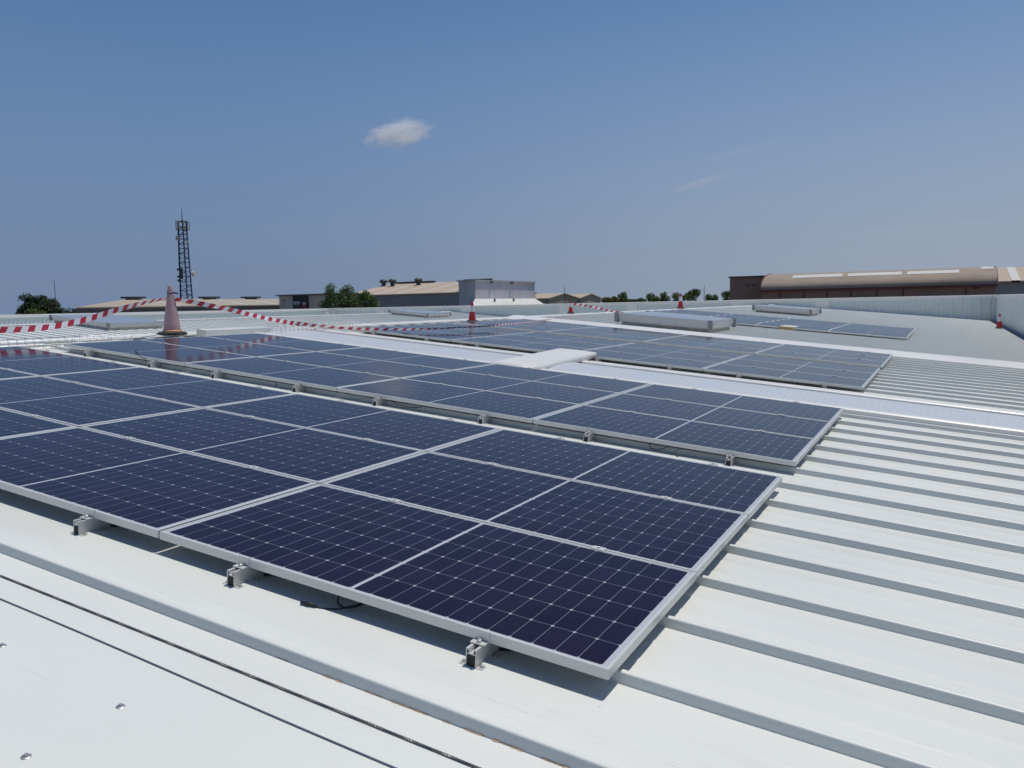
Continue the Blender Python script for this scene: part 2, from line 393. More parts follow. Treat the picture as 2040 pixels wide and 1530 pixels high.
vault(9.42, 10.72, 0.055, M['poly'], 'rooflight_strip'); strip_edge(9.30, 9.42, 0.045); strip_edge(10.72, 10.90, 0.045)
vault(18.05, 19.25, 0.075, M['white'], 'rooflight_strip', base=0.05)
g2 = lambda s, y, h: Vector((XR2 + 1.0 + s, y, ZR2 - (1.0 + s) * math.tan(TH) + h))
vault(16.4, 17.6, 0.05, M['poly'], 'rooflight_strip', 0, 11, flip=g2)

# domed skylights
def skylight(xc, yc, lx, ly, zfun, rise=0.05):
    e = empty('skylight', (xc - wh.location.x, yc - wh.location.y, 0)); e.parent = wh
    o = Vector((xc, yc, 0))
    def b(name, mb, mat, sm=False): 
        ob = mb.build(name, mat, e, sm); return ob
    def P(x, y, h): return Vector((x, y, zfun(xc + x) + h))
    cb = MB(); hx, hy = lx / 2 - 0.12, ly / 2 - 0.12
    cb.hexa([P(-hx, -hy, -0.02), P(hx, -hy, -0.02), P(hx, hy, -0.02), P(-hx, hy, -0.02), P(-hx, -hy, 0.12), P(hx, -hy, 0.12), P(hx, hy, 0.12), P(-hx, hy, 0.12)])
    b('curb', cb, M['curb'])
    f = MB(); hx, hy = lx / 2, ly / 2; g = 0.05
    f.hexa([P(-hx + g, -hy + g, 0.123), P(hx - g, -hy + g, 0.123), P(hx - g, hy - g, 0.123), P(-hx + g, hy - g, 0.123), P(-hx, -hy, 0.33), P(hx, -hy, 0.33), P(hx, hy, 0.33), P(-hx, hy, 0.33)])
    b('frame', f, M['acryl'])
    d = MB(); n = 12; m = 12
    for i in range(n + 1):
        for j in range(m + 1):
            u, v = i / n, j / m; x = (u - .5) * (lx - 0.02); y = (v - .5) * (ly - 0.02)
            d.v.append(P(x, y, 0.334 + rise * (math.sin(math.pi * u) * math.sin(math.pi * v)) ** 0.5))
    for i in range(n):
        for j in range(m):
            a = i * (m + 1) + j; d.f.append((a, a + m + 1, a + m + 2, a + 1)); d.m.append(0)
    b('dome', d, M['dome'], True)
    for sx in (-1, 1):
        for sy in (-1, 1):
            q = MB(); cx, cy = sx * (hx - 0.02), sy * (hy - 0.02)
            q.hexa([P(cx - .05, cy - .05, .10), P(cx + .05, cy - .05, .10), P(cx + .05, cy + .05, .10), P(cx - .05, cy + .05, .10), P(cx - .05, cy - .05, .35), P(cx + .05, cy - .05, .35), P(cx + .05, cy + .05, .35), P(cx - .05, cy + .05, .35)])
            b('corner_bracket', q, M['bracket'])
    return e
zA = lambda x: R(0, 0).z - (x - R(0, 0).x) * math.tan(TH)
zB = lambda x: ZR2 - (x - XR2) * math.tan(TH)
SK = [(-6.45, 21.45, 2.55, 2.6, zA), (-6.65, 40.2, 2.6, 3.2, zA), (-34.7, 24.2, 4.2, 3.0, zB), (-33.9, 48.6, 3.4, 3.0, zB), (-37.6, 34.5, 2.4, 3.0, zB)]
for a in SK[:4]: skylight(*a)

# parapets with vertical ribs and a coping
def parapet(p0, p1, zlo, pitch, inward, posts, name='parapet'):
    p0 = Vector(p0); p1 = Vector(p1); d = (p1 - p0); Lw = d.length; d.normalize(); inn = Vector(inward)
    mb = MB(); prof = [0.0]; pts = []; x = 0.0
    while x < Lw - pitch:
        pts += [(x, 0), (x + pitch * .55, 0), (x + pitch * .62, .03), (x + pitch * .93, .03)]; x += pitch
    pts.append((Lw, 0)); n = len(pts)
    for z in (zlo, TOP - 0.10): mb.v += [p0 + d * x + inn * h + Vector((0, 0, z)) for x, h in pts]
    mb.f += [(i, i + 1, i + 1 + n, i + n) for i in range(n - 1)]; mb.m += [0] * (n - 1)
    o = mb.build(name, M['clad'], wh, world=True)
    c = MB(); a = p0 - inn * 0.12; b = p1 - inn * 0.12
    prof = [Vector((0, 0, TOP - 0.16)) + inn * 0.19, Vector((0, 0, TOP)) + inn * 0.19, Vector((0, 0, TOP + 0.02)) - inn * 0.12, Vector((0, 0, TOP - 0.14)) - inn * 0.12]
    c.extrude(prof, a, b); co = c.build('coping', M['white'], o)
    bk = MB(); prof = [Vector((0, 0, 0.0)) - inn * 0.1, Vector((0, 0, TOP - 0.14)) - inn * 0.1, Vector((0, 0, TOP - 0.14)) - inn * 0.05, Vector((0, 0, 0)) - inn * 0.05]
    bk.extrude(prof, p0, p1); bk.build('outer_wall', M['clad'], o)
    for t, w in posts:
        q = MB(); prof = [inn * 0.0, inn * 0.05, inn * 0.05 + d * w, d * w]
        q.extrude([Vector(v) for v in prof], p0 + d * t + Vector((0, 0, zlo)), p0 + d * t + Vector((0, 0, TOP - 0.165))); q.build('flashing_panel', M['white'], o)
    return o
parapet((XW, YF, 0), (XL, YF, 0), H - 2.9, 0.5, (0, -1, 0), [(9.4, .85), (14.9, .8), (22.5, .8), (27.9, .9), (36.8, .9), (45.5, .9), (51.0, .7)])
parapet((XL, YF, 0), (XL, YN, 0), H - 2.2, 0.25, (1, 0, 0), [(0.0, .6)])
parapet((XW, YN, 0), (XW, YF, 0), H - 2.4, 1.0, (-1, 0, 0), [])
mb = MB(); mb.box(XW - 0.42, XW - 0.002, YN, YF - 0.002, H - 1.98, H - 1.86); mb.build('gutter', M['bracket'], wh, world=True)
mb = MB(); mb.box(XL, XW, YN - 0.3, YN - 0.01, 0, H - 2.6); mb.build('wall', M['clad'], wh, world=True)

# roof screws in the near sheet
def screw(s, y):
    e = empty('roof_screw', R(s, y, 0.10), (0, TH, 0))
    w = MB(); w.lathe([(0.013, 0), (0.013, 0.0015), (0.011, 0.0028)], 20); w.build('washer', M['steel'], e, True)
    h = MB(); h.lathe([(0.0065, 0.0028), (0.0065, 0.0075), (0.005, 0.009)], 6); h.build('screw_head', M['steel'], e)
    return e
for i, (s, y) in enumerate([(1.172, 1.400), (1.159, 1.120), (1.792, 1.416)]):
    tag(screw(s, y), ['hex roof screw in the bare sheet, the one nearest the dark cables', 'hex roof screw at the bottom left edge of the picture', 'hex roof screw cut off by the left edge of the picture'][i], 'screw', 'screws in the near roof sheet')

# ------------------------------------------------------------------ solar panels
def make_panel():
    e = empty('solar_panel')
    f = MB(); a, b, w, lip = PL / 2, PW / 2, 0.011, 0.0015
    # outer walls, top lip and inner return as one ring, plus bottom flange
    def ring(x, y, z): return [(-x, -y, z), (x, -y, z), (x, y, z), (-x, y, z)]
    R_ = [ring(a - .022, b - .022, 0.002), ring(a - .022, b - .022, 0.0), ring(a, b, 0.0), ring(a, b, FR - .001), ring(a - .001, b - .001, FR), ring(a - w, b - w, FR), ring(a - w, b - w, FR - .006)]
    for r in R_: f.v += [Vector(p) for p in r]
    for i in range(len(R_) - 1):
        for j in range(4): f.f.append((i * 4 + j, i * 4 + (j + 1) % 4, (i + 1) * 4 + (j + 1) % 4, (i + 1) * 4 + j)); f.m.append(0)
    f.build('frame', M['alu'], e)
    g = MB(); a -= w; b -= w
    g.box(-a, a, -b, b, FR - 0.0055, FR - 0.0015); g.build('cell_glass', M['cells'], e)
    j = MB(); a -= .002; b -= .002; j.box(-a, a, -b, b, FR - .0085, FR - .0065); j.build('back_sheet', M['shade'], e)
    bx = MB(); bx.box(-.06, .06, .15, .25, .006, FR - .009); bx.build('junction_box', M['black'], e)
    return e
proto = make_panel(); first = [True]
PX, PY = PL + 0.01155, PW + 0.0132
ORD = ['rightmost', 'second from right', 'third from right', 'fourth from right']
ROWN = ['nearest', 'second', 'third', 'fourth', 'fifth', 'farthest']
def array(y0, rows, name, gapafter=None, cols=4, lean=0.0, dh=0.0):
    for r in range(rows):
        yy = y0 + r * PY + PW / 2 + (gapafter[1] if gapafter and r >= gapafter[0] else 0)
        for c in range(cols):
            o = proto if first[0] else copy_tree(proto); first[0] = False
            s = c * PX + PL / 2
            o.location = R(s + random.uniform(-.002, .002), yy + random.uniform(-.0015, .0015), FR + dh)
            o.rotation_euler = (lean + random.uniform(-.0012, .0012), TH + random.uniform(-.0012, .0012), random.uniform(-.0008, .0008))
            rn = ROWN[r] if r < rows - 1 else 'farthest'
            tag(o, f'dark blue solar panel, {ORD[c]} in the {rn} row of the {name}', 'solar panel', f'panels of the {name}')
YA, YB, YC, YE, YD = 2.2593, 5.8785, 11.2008, 14.7562, 25.15
array(YA, 3, 'nearest array'); array(YB, 3, 'second array'); array(YC, 3, 'third array'); array(YE, 3, 'fourth array', dh=0.0)
array(YD, 6, 'remote array', lean=.045, dh=-.02)

# short mounting rails with end clamps
def make_rail():
    e = empty('mounting_rail')
    def U(mb, y0, y1):
        hw, t, hh = 0.019, 0.0035, 0.064
        for sx in (-1, 1):
            mb.box(sx * hw - t / 2, sx * hw + t / 2, y0, y1, 0.0, hh)
            mb.box(min(sx * hw, sx * .0085) + (t / 2 if sx > 0 else t / 2), max(sx * hw, sx * .0085) - t / 2, y0, y1, hh - .004, hh - .0005)
            mb.box(sx * .0085 - .001, sx * .0085 + .001, y0, y1, hh - .016, hh - .005)
            mb.box(min(sx * .0225, sx * .046), max(sx * .0225, sx * .046), y0, y1, 0.0, 0.003)
        mb.box(-hw + t / 2 + .0005, hw - t / 2 - .0005, y0, y1, hh - .020, hh - .0165)
    b = MB(); U(b, -0.072, 0.100); b.build('rail_body', M['alu'], e)
    p = MB(); p.box(-.0165, .0165, -0.069, .098, .001, .042); p.build('rubber_core', M['rubber'], e)  # black rubber infill, with the rail's dark cavity put into its colour
    c = MB(); c.box(-.028, .028, -.036, -.0015, .066, .0695); c.box(-.028, .028, -.0055, -.0015, .070, .1015); c.box(-.028, .028, -.0052, .0075, .1018, .1038)
    c.build('end_clamp', M['alu'], e)
    q = MB(); q.lathe([(.0085, .0697), (.0085, .078), (.006, .080)], 12, c=(0, -.021, 0)); q.build('clamp_bolt', M['steel'], e, True)
    for sx in (-1, 1):
        for yy in (-.055, .035):
            w = MB(); w.lathe([(.0095, .0032), (.0095, .005), (.0055, .0052), (.0055, .0105), (.003, .011)], 10, c=(sx * .035, yy, 0)); w.build('rail_screw', M['steel'], e, True)
    for yy in (.085,):
        w = MB(); w.tube([(.024, yy, .006), (.07, yy + .02, .010)], .005, 6); w.build('rail_strap', M['black'], e)
    return e
RS = [c * PX + d for c in range(4) for d in (0.465, 1.595)]
def nth(i): return ['rightmost', 'second', 'third', 'fourth', 'fifth', 'sixth', 'seventh', 'leftmost'][i]
rail = make_rail(); fr = True
for y0, nm, n in ((YA, 'nearest array', 4), (YB, 'second array', 8), (YC, 'third array', 8)):
    for i in range(n):
        o = rail if fr else copy_tree(rail); fr = False
        o.location = R(RS[i] + random.uniform(-.01, .01), y0, 0.1002); o.rotation_euler = (0, TH, 0)
        w = nth(i) if i in (0, 7) else nth(i) + ' from right'
        if nm == 'nearest array' and i == 3: w = 'leftmost'
        tag(o, f'short silver mounting rail under the near edge of the {nm}, {w}', 'mounting rail', f'mounting rails of the {nm}')
# clamps between rows
def make_clamp():
    b = MB(); b.box(-.030, .030, -.021, .021, .0005, .0035); b.box(-.030, .030, -.004, .004, -.035, .0004); b.lathe([(.0075, .0036), (.0075, .010), (.005, .011)], 8)
    return b.build('module_clamp', M['alu'], None)
cl = make_clamp(); fc = True
for y0, nm, dh in ((YA, 'nearest array', 0), (YB, 'second array', 0), (YC, 'third array', 0), (YE, 'fourth array', 0)):
    for r in (1, 2, 3):
        for i in range(8):
            if nm == 'nearest array' and ((r == 1 and i > 4) or (r == 2 and i > 6)): continue
            o = cl if fc else cl.copy()
            if not fc: COL.objects.link(o)
            fc = False
            o.location = R(RS[i] + random.uniform(-.02, .02), y0 + r * PY - 0.0066 + (.0125 if r == 3 else 0), dh); o.rotation_euler = (0, TH, 0)
            w = nth(i) if i in (0, 7) else nth(i) + ' from right'
            sn = {1: 'behind the nearest row', 2: 'behind the middle row', 3: 'at the back edge'}[r]
            tag(o, f'small module clamp {sn} of the {nm}, {w}', 'clamp', f'module clamps of the {nm}')

# ------------------------------------------------------------------ cables, ropes
def smooth_path(pts, sub=6):
    P = [Vector(p) for p in pts]; out = []
    for i in range(len(P) - 1):
        a = P[max(i - 1, 0)]; b = P[i]; c = P[i + 1]; d = P[min(i + 2, len(P) - 1)]
        for j in range(sub):
            t = j / sub
            out.append(0.5 * ((2 * b) + (c - a) * t + (2 * a - 5 * b + 4 * c - d) * t * t + (3 * b - 3 * c + d - a) * t ** 3))
    return out + [P[-1]]
def cable(pts, label, plug=None, r=0.0032, group='loose panel cables'):
    o0 = pts[0]; e = empty('panel_cable', o0)
    mb = MB(); mb.tube([p - o0 for p in smooth_path(pts)], r, 8); mb.build('lead', M['black'], e, True)
    if plug:
        a, b = plug; a = a - o0; b = b - o0; d = (b - a)
        p = MB(); p.tube([a, a + d * .05, a + d * .38, a + d * .42, a + d * .62, a + d * .66, b], 0, 10, rads=[.0045, .0075, .0075, .009, .009, .007, .007]); p.build('connector', M['black'], e, True)
    tag(e, label, 'cable', group); return e
cable([R(1.19, 2.228, .0905), R(1.15, 2.237, .094), R(1.10, 2.275, .095), R(1.05, 2.335, .085), R(1.02, 2.37, .055), R(1.03, 2.40, .03)],
      'black cable with a fat connector lying on bare roof by the nearest array', (R(1.175, 2.230, .0895), R(1.245, 2.222, .0895)))
cable([R(1.10, 2.33, .03), R(1.13, 2.31, .06), R(1.12, 2.29, .085), R(1.07, 2.285, .088), R(1.02, 2.31, .07), R(.98, 2.34, .03)],
      'black cable loop hanging under the near edge of the nearest array')
cable([R(1.08, 5.90, .03), R(1.09, 5.885, .06), R(1.06, 5.875, .078), R(1.0, 5.87, .075), R(.95, 5.885, .05), R(.93, 5.91, .03)],
      'black cable loop under the near edge of the second array')
cable([R(.86, 5.91, .03), R(.855, 5.87, .055), R(.845, 5.83, .08)], 'short black cable end dangling below the second array edge', (R(.846, 5.835, .078), R(.84, 5.815, .096)))
cable([R(3.62, 5.93, .032), R(3.55, 5.91, .062), R(3.42, 5.89, .075), R(3.28, 5.89, .066), R(3.18, 5.92, .03)], 'black cable sagging in a wide arc below the second array')
cable([R(6.90, 5.895, .04), R(6.985, 5.868, .02), R(7.05, 5.868, -.004), R(7.10, 5.885, -.02)], 'black cable end curling up over the edge of the second array', (R(7.09, 5.88, -.018), R(7.18, 5.915, -.035)))
cable([R(7.42, 11.22, -.012), R(7.3, 11.205, -.012), R(7.2, 11.20, -.014)], 'black connector lying on the near edge of the third array', (R(7.32, 11.205, -.012), R(7.16, 11.20, -.013)))
cable([R(5.02, 5.92, .03), R(5.0, 5.885, .05), R(4.98, 5.87, .085)], 'stub of black cable under the second array beside a seam')

mb = MB()
for ph in (0, 2 * math.pi / 3, 4 * math.pi / 3):
    pts = []; n = 1500
    for i in range(n + 1):
        s = 4.4 - 4.7 * i / n; y = 1.727 + 0.004 * math.sin(s * 1.3); a = ph + i * 0.62
        pts.append(R(s, y + .0021 * math.cos(a), .0955 - .0021 * math.sin(a)))
    mb.tube(pts, .0020, 4)
tag(mb.build('steel_rope', M['rope'], None, True), 'dark twisted wire rope lying along the roof in front', 'rope')
mb = MB(); mb.tube([R(4.4 - 4.8 * i / 40, 1.609 + .003 * math.sin(i * .35), .0972) for i in range(41)], .0027, 8)  # tube for a sheet lap seam, its shadow line put into the colour
tag(mb.build('roof_cable', M['ropeb'], None, True), 'thin smooth blue grey cable lying nearest the viewer', 'cable')

# crumbs of old sealant along the foot of the front rib
mb = MB(); s = 1.30
while s > -0.6:
    ln = random.uniform(.012, .075); wd = random.uniform(.003, .0085) * (1.0 if s < .95 else .45)
    if random.random() < (.80 if s < .9 else .3):
        n = 9; c = s - ln / 2; yb = RIB0 - .0005
        top = [(c + ln / 2 * math.cos(math.pi * i / n), yb - wd * (math.sin(math.pi * i / n) ** .6) * random.uniform(.45, 1.1)) for i in range(n + 1)]
        m = len(top); mb.add([R(x, y, .0985) for x, y in top] + [R(x, yb, .0965) for x, y in top], [(i, i + 1, i + 1 + m, i + m) for i in range(m - 1)])
    s -= ln * random.uniform(.7, 1.5)
tag(mb.build('sealant_crumbs', M['seal'], None), 'brown crumbs of old sealant along the foot of the front roof rib', 'sealant', kind='stuff')

# ------------------------------------------------------------------ cable trays, sheet cover, box
def wire_tray(y0, y1, s, w=.20, hh=.10):
    mb = MB(); y = y0
    while y <= y1:
        a = [R(s - w / 2, y, .085 - hh + random.uniform(-.012, .004)), R(s - w / 2, y, .085), R(s + w / 2, y, .085), R(s + w / 2, y, .085 - hh + random.uniform(-.03, .004))]
        mb.tube(a, .0048, 4); y += .10
    for q, h in ((-.5, .085 - hh), (-.5, .085 - hh / 2), (-.5, .083), (-.17, .083), (.17, .083), (.5, .083), (.5, .085 - hh / 2), (.5, .085 - hh)):
        mb.tube([R(s + q * w, y0 - .02, h), R(s + q * w, y1 + .02, h)], .0045, 4)
    return mb.build('wire_cable_tray', M['wire'], None)
tag(wire_tray(4.6, 7.0, 8.82), 'open wire cable tray at the left end between the first two arrays', 'cable tray', 'wire cable trays')
tag(wire_tray(9.72, 11.7, 8.78), 'open wire cable tray behind the left corner of the second array', 'cable tray', 'wire cable trays')
tag(wire_tray(10.0, 12.2, 9.15, .16), 'narrow wire cable tray nearest the ridge beside the lidded tray', 'cable tray', 'wire cable trays')
def lid_tray(s0, s1, y0, y1, h, name, label):
    mb = MB(); P = [(s0, .098), (s0, .10 - h), (s0 + .01, .096 - h), (s1 - .01, .096 - h), (s1, .10 - h), (s1, .098)]
    n = len(P); mb.v += [R(s, y0, hh) for s, hh in P] + [R(s, y1, hh) for s, hh in P]
    mb.f += [(i, i + 1, i + 1 + n, i + n) for i in range(n - 1)] + [tuple(range(n)), tuple(range(2 * n - 1, n - 1, -1))]; mb.m += [0] * (n + 1)
    return tag(mb.build(name, M['white'], None), label, 'cable tray')
lid_tray(8.86, 9.06, 8.35, 9.68, .125, 'lidded_cable_tray', 'white lidded cable tray beside the faded cone')
lid_tray(8.80, 8.98, 5.1, 5.9, .05, 'lidded_cable_tray', 'low lidded tray piece between the first two arrays')
# folded sheet bridging the rooflight
mb = MB()
def cov(t, s, dh): y = 8.975 + (11.33 - 8.975) * t; return R(s, y, .012 - .055 * t + dh)
prof = [(3.72, .075), (3.735, .012), (3.745, 0), (4.05, -.006), (4.36, 0), (4.37, .012), (4.385, .06)]
n = len(prof)
for i in range(7):
    t = i / 6; mb.v += [cov(t, s + .05 * t, d + random.uniform(-.002, .002)) for s, d in prof]
for i in range(6):
    for j in range(n - 1): mb.f.append((i * n + j, i * n + j + 1, (i + 1) * n + j + 1, (i + 1) * n + j)); mb.m.append(0)
o = mb.build('sheet_cover', M['white'], None, True); so = o.modifiers.new('thick', 'SOLIDIFY'); so.thickness = .003
tag(o, 'white folded metal sheet bridging the rooflight between second and third arrays', 'sheet cover')
e = empty('packing_box', R(3.27, 25.0, .10), (0, TH, 0))
mb = MB(); mb.box(-.22, .22, -.0, 1.5, .03, .13); mb.build('box_body', M['white'], e, bevel=.006)
mb = MB(); mb.box(-.225, .225, -.022, -.002, .02, .128); mb.build('end_board', M['wood'], e)
mb = MB(); mb.box(-.2, .2, .02, 1.48, 0, .028); mb.build('skid', M['wood'], e)
tag(e, 'flat white box with a tan wooden end by the remote array', 'box')

# ------------------------------------------------------------------ traffic cones
def cone(loc, h, label, faded=False, tilt=(0, 0)):
    e = empty('traffic_cone', loc, (tilt[0], tilt[1] , 0))
    r0 = (.172 if faded else .19) * h; b = MB(); w = .305 * h
    pts = []
    for i in range(8):
        a = math.pi / 8 + i * math.pi / 4; pts.append((w * math.cos(a) * 1.0, w * math.sin(a)))
    n = 8; b.add([(x, y, 0) for x, y in pts] + [(x, y, .022) for x, y in pts] + [(x * .8, y * .8, .04) for x, y in pts],
        [tuple(range(7, -1, -1)), tuple(range(16, 24))] + [(i, (i + 1) % 8, (i + 1) % 8 + 8, i + 8) for i in range(8)] + [(i + 8, (i + 1) % 8 + 8, (i + 1) % 8 + 16, i + 16) for i in range(8)])
    b.build('base', M['rubber'], e)
    if faded:
        l = MB(); l.lathe([(r0 * 1.12, .041), (r0 * 1.1, .052), (r0 * .98, .064)], 28); l.build('foot_ring', M['fadedlip'], e, True)
    c = MB(); rt = r0 * .27
    c.lathe([(r0 * (1 if not faded else .95), .041 if not faded else .06)] + [(r0 + (rt - r0) * t, .05 + (h - .05) * t) for t in (.06, .3, .6, .9)] + [(rt * 1.0, h - .012), (rt * .8, h), (rt * .6, h)], 28)
    c.build('cone_body', M['faded'] if faded else M['cone'], e, True)
    if not faded:
        rr = lambda t: r0 + (rt - r0) * t + .003
        m = MB(); m.lathe([(rr(.45) , .05 + (h - .05) * .45), (rr(.78), .05 + (h - .05) * .78)], 28); m.build('white_band', M['band'], e, True)
    else:
        m = MB(); pts = [(.044 * math.cos(a) * 1.0, .044 * math.sin(a), h * .845 + .012 * math.sin(2 * a)) for a in [2 * math.pi * i / 20 for i in range(21)]]
        m.tube(pts, .010, 6); m.tube([(.05, .03, h * .845), (.085, .045, h * .84), (.10, .05, h * .82)], .012, 6); m.build('tape_knot', M['rubber'], e, True)
    tag(e, label, 'traffic cone', 'traffic cones on the roof'); return e
CONES = [((-10.06, 8.03), .72, 'tall faded pink cone on a black base at the left, holding the tape', True),
         ((-9.67, 15.96), .46, 'red and white cone standing at the left end of the third array', False),
         ((-10.30, 22.95), .40, 'small red cone where the two lengths of tape meet', False),
         ((-10.28, 34.75), .66, 'red and white cone behind the big skylight near the ridge', False),
         ((2.20, 42.3), .66, 'red and white cone in the corner by the right parapet', False)]
for (x, y), h, lb, fd in CONES:
    s = (X0 - x) / math.cos(TH); z = max(zA(x), 0) + (.05 if abs(x - XR) < .3 else .045)
    cone((x, y, z), h, lb, fd, (random.uniform(-.02, .02), random.uniform(-.02, .02)))

# ------------------------------------------------------------------ barrier tape
def tape(pts, label, w=.072, twist=None, wf=None):
    P = smooth_path([Vector((p[0], p[1], p[2] + H)) for p in pts], 8); o0 = P[0]; mb = MB(); uvs = []; L = 0
    n = len(P)
    for i, p in enumerate(P):
        if i: L += (p - P[i - 1]).length
        t = (P[min(i + 1, n - 1)] - P[max(i - 1, 0)]).normalized(); side = t.cross(Vector((0, 0, 1))).normalized(); up = side.cross(t)
        a = twist(i / (n - 1)) if twist else 0
        d = up * math.cos(a) + side * math.sin(a); ww = w * (wf(i / (n - 1)) if wf else 1)
        mb.v += [p - o0 - d * ww / 2, p - o0 + d * ww / 2]; uvs += [(L, 0), (L, 1)]
    for i in range(n - 1): mb.f.append((2 * i, 2 * i + 2, 2 * i + 3, 2 * i + 1)); mb.m.append(0)
    o = mb.build('barrier_tape', M['tape'], None, True, loc=o0)
    uvl = o.data.uv_layers.new(name='UVMap')
    for lp in o.data.loops: uvl.data[lp.index].uv = uvs[lp.vertex_index]
    return tag(o, label, 'tape', 'red and white barrier tape')
T1 = [(-9.75, 3.2, -.02), (-9.75, 4.4, -.13), (-9.75, 5.0, -.165), (-9.75, 5.406, -.173), (-9.75, 5.758, -.171), (-9.75, 6.137, -.140), (-9.75, 6.546, -.062), (-9.78, 6.987, .048), (-9.85, 7.458, .139), (-9.98, 7.9, .19)]
T2 = [(-10.02, 8.05, .19), (-9.85, 8.316, .126), (-9.75, 8.783, .03), (-9.75, 9.285, -.072), (-9.75, 9.938, -.194), (-9.75, 10.656, -.284), (-9.411, 11.05, -.343), (-8.774, 11.2, -.375), (-8.406, 11.468, -.388), (-8.164, 12.052, -.401), (-8.04, 12.883, -.403), (-8.0, 13.565, -.407), (-7.995, 14.369, -.40), (-8.335, 16.405, -.395), (-8.956, 19.085, -.386), (-9.51, 22.027, -.394), (-9.8, 22.7, -.37)]
T3 = [(-10.24, 23.0, -.01), (-10.0, 23.12, -.05), (-9.667, 23.2, -.107), (-9.4, 23.355, -.191), (-9.133, 23.525, -.26), (-8.867, 23.698, -.321), (-8.6, 23.965, -.377), (-8.35, 24.3, -.41)]
tape(T1, 'red and white tape running left from the tall faded cone out of frame', twist=lambda t: .25 * math.sin(9 * t) + max(0, t - .78) * 4)
tape(T2, 'long red and white tape sagging from the tall faded cone across to the arrays', twist=lambda t: (.9 - t * 9) * .9 if t < .1 else (.2 + .5 * math.sin(22 * t)), wf=lambda t: 1.0 if t < .3 else max(.42, 1 - (t - .3) * 2.4))
tape(T3, 'short red and white tape sagging from the small red cone behind the skylight', twist=lambda t: .6 * math.sin(14 * t))

# ------------------------------------------------------------------ ground
mb = MB(); n = 24; ext = 3500
for i in range(n + 1):
    for j in range(n + 1): mb.v.append(Vector(((i / n - .5) * 2 * ext, (j / n - .5) * 2 * ext, 0)))
for i in range(n):
    for j in range(n): a = i * (n + 1) + j; mb.f.append((a, a + n + 1, a + n + 2, a + 1)); mb.m.append(0)
tag(mb.build('ground', M['ground'], None), 'dry level ground round the industrial estate', kind='structure')

# ------------------------------------------------------------------ background buildings (z given relative to the eye)
def gable_x(root, x0, x1, y0, y1, ze, zr, wall, roof, ov=.4, wmat=None):       # ridge along X
    ym = (y0 + y1) / 2
    m = MB(); m.add([(x0, y0, 0), (x1, y0, 0), (x1, y1, 0), (x0, y1, 0), (x0, y0, ze), (x1, y0, ze), (x1, y1, ze), (x0, y1, ze), (x0, ym, zr), (x1, ym, zr)],
        [(0, 1, 5, 4), (2, 3, 7, 6), (1, 2, 6, 9, 5), (3, 0, 4, 8, 7)]); m.build('wall', wall, root, world=True)
    sl = (zr - ze) / (ym - y0); t = .15
    for a, b in ((y0 - ov, ym), (y1 + ov, ym)):
        za = ze - sl * ov + .05; zb = zr + .05
        q = MB(); q.hexa([(x0 - ov, a, za), (x1 + ov, a, za), (x1 + ov, b, zb), (x0 - ov, b, zb), (x0 - ov, a, za + t), (x1 + ov, a, za + t), (x1 + ov, b, zb + t), (x0 - ov, b, zb + t)]); q.build('roof', roof, root, world=True)
def gable_y(root, x0, x1, y0, y1, ze, zr, wall, roof, ov=.4):
    xm = (x0 + x1) / 2
    m = MB(); m.add([(x0, y0, 0), (x1, y0, 0), (x1, y1, 0), (x0, y1, 0), (x0, y0, ze), (x1, y0, ze), (x1, y1, ze), (x0, y1, ze), (xm, y0, zr), (xm, y1, zr)],
        [(0, 1, 5, 8, 4), (2, 3, 7, 9, 6), (1, 2, 6, 5), (3, 0, 4, 7)]); m.build('wall', wall, root, world=True)
    sl = (zr - ze) / (xm - x0); t = .15
    for a in (x0 - ov, x1 + ov):
        za = ze - sl * ov + .05; zb = zr + .05
        q = MB(); q.hexa([(a, y0 - ov, za), (xm, y0 - ov, zb), (xm, y1 + ov, zb), (a, y1 + ov, za), (a, y0 - ov, za + t), (xm, y0 - ov, zb + t), (xm, y1 + ov, zb + t), (a, y1 + ov, za + t)]); q.build('roof', roof, root, world=True)
def vent(root, x, y, z, w=.9, h=.55):
    m = MB(); m.lathe([(w * .28, 0), (w * .28, h * .45), (w * .5, h * .5), (w * .55, h * .8), (w * .3, h)], 16, c=(x, y, z)); m.build('roof_vent', M['ventm'], root, True, world=True)

# long low warehouse at the left
b = empty('low_warehouse', (-99, 88, 0))
xe, xr, xf = -91.5, -99.5, -107.5; ye, yr, yf = 59.5, 72.0, 84.5; zE, zR = H + .60, H + 1.62; yz = 116
m = MB(); m.add([(xe, ye, 0), (xe, yz, 0), (xf, yz, 0), (xf, yf, 0), (xe, ye, zE), (xe, yz, zE), (xf, yz, zE), (xf, yf, zE), (xr, yr, zR), (xr, yz, zR)],
    [(1, 0, 4, 5), (2, 1, 5, 9, 6), (3, 2, 6, 7), (0, 3, 7, 8, 4)]); m.build('wall', M['darkfascia'], b, world=True)
for (xa_, ya_), sg in (((xe, ye), 1), ((xf, yf), -1)):
    q = MB(); ox = .35 * sg
    q.hexa([(xa_ + ox, ya_, zE + .02), (xr, yr, zR + .05), (xr, yz, zR + .05), (xa_ + ox, yz, zE + .02), (xa_ + ox, ya_, zE + .17), (xr, yr, zR + .2), (xr, yz, zR + .2), (xa_ + ox, yz, zE + .17)]); q.build('roof', M['beige_roof'], b, world=True)
m = MB(); m.box(-91.49, -91.1, 59.2, 116.3, H + .05, H + .62); m.build('fascia', M['darkfascia'], b, world=True)
for y in (73.4, 86.5, 94.9):
    m = MB(); m.box(-100.2, -98.8, y - 1.5, y + 1.5, H + 1.95, H + 2.2); m.box(-99.8, -99.2, y - 1.0, y + 1.0, H + 1.6, H + 1.95); m.build('ridge_ventilator', M['ventm'], b, world=True)
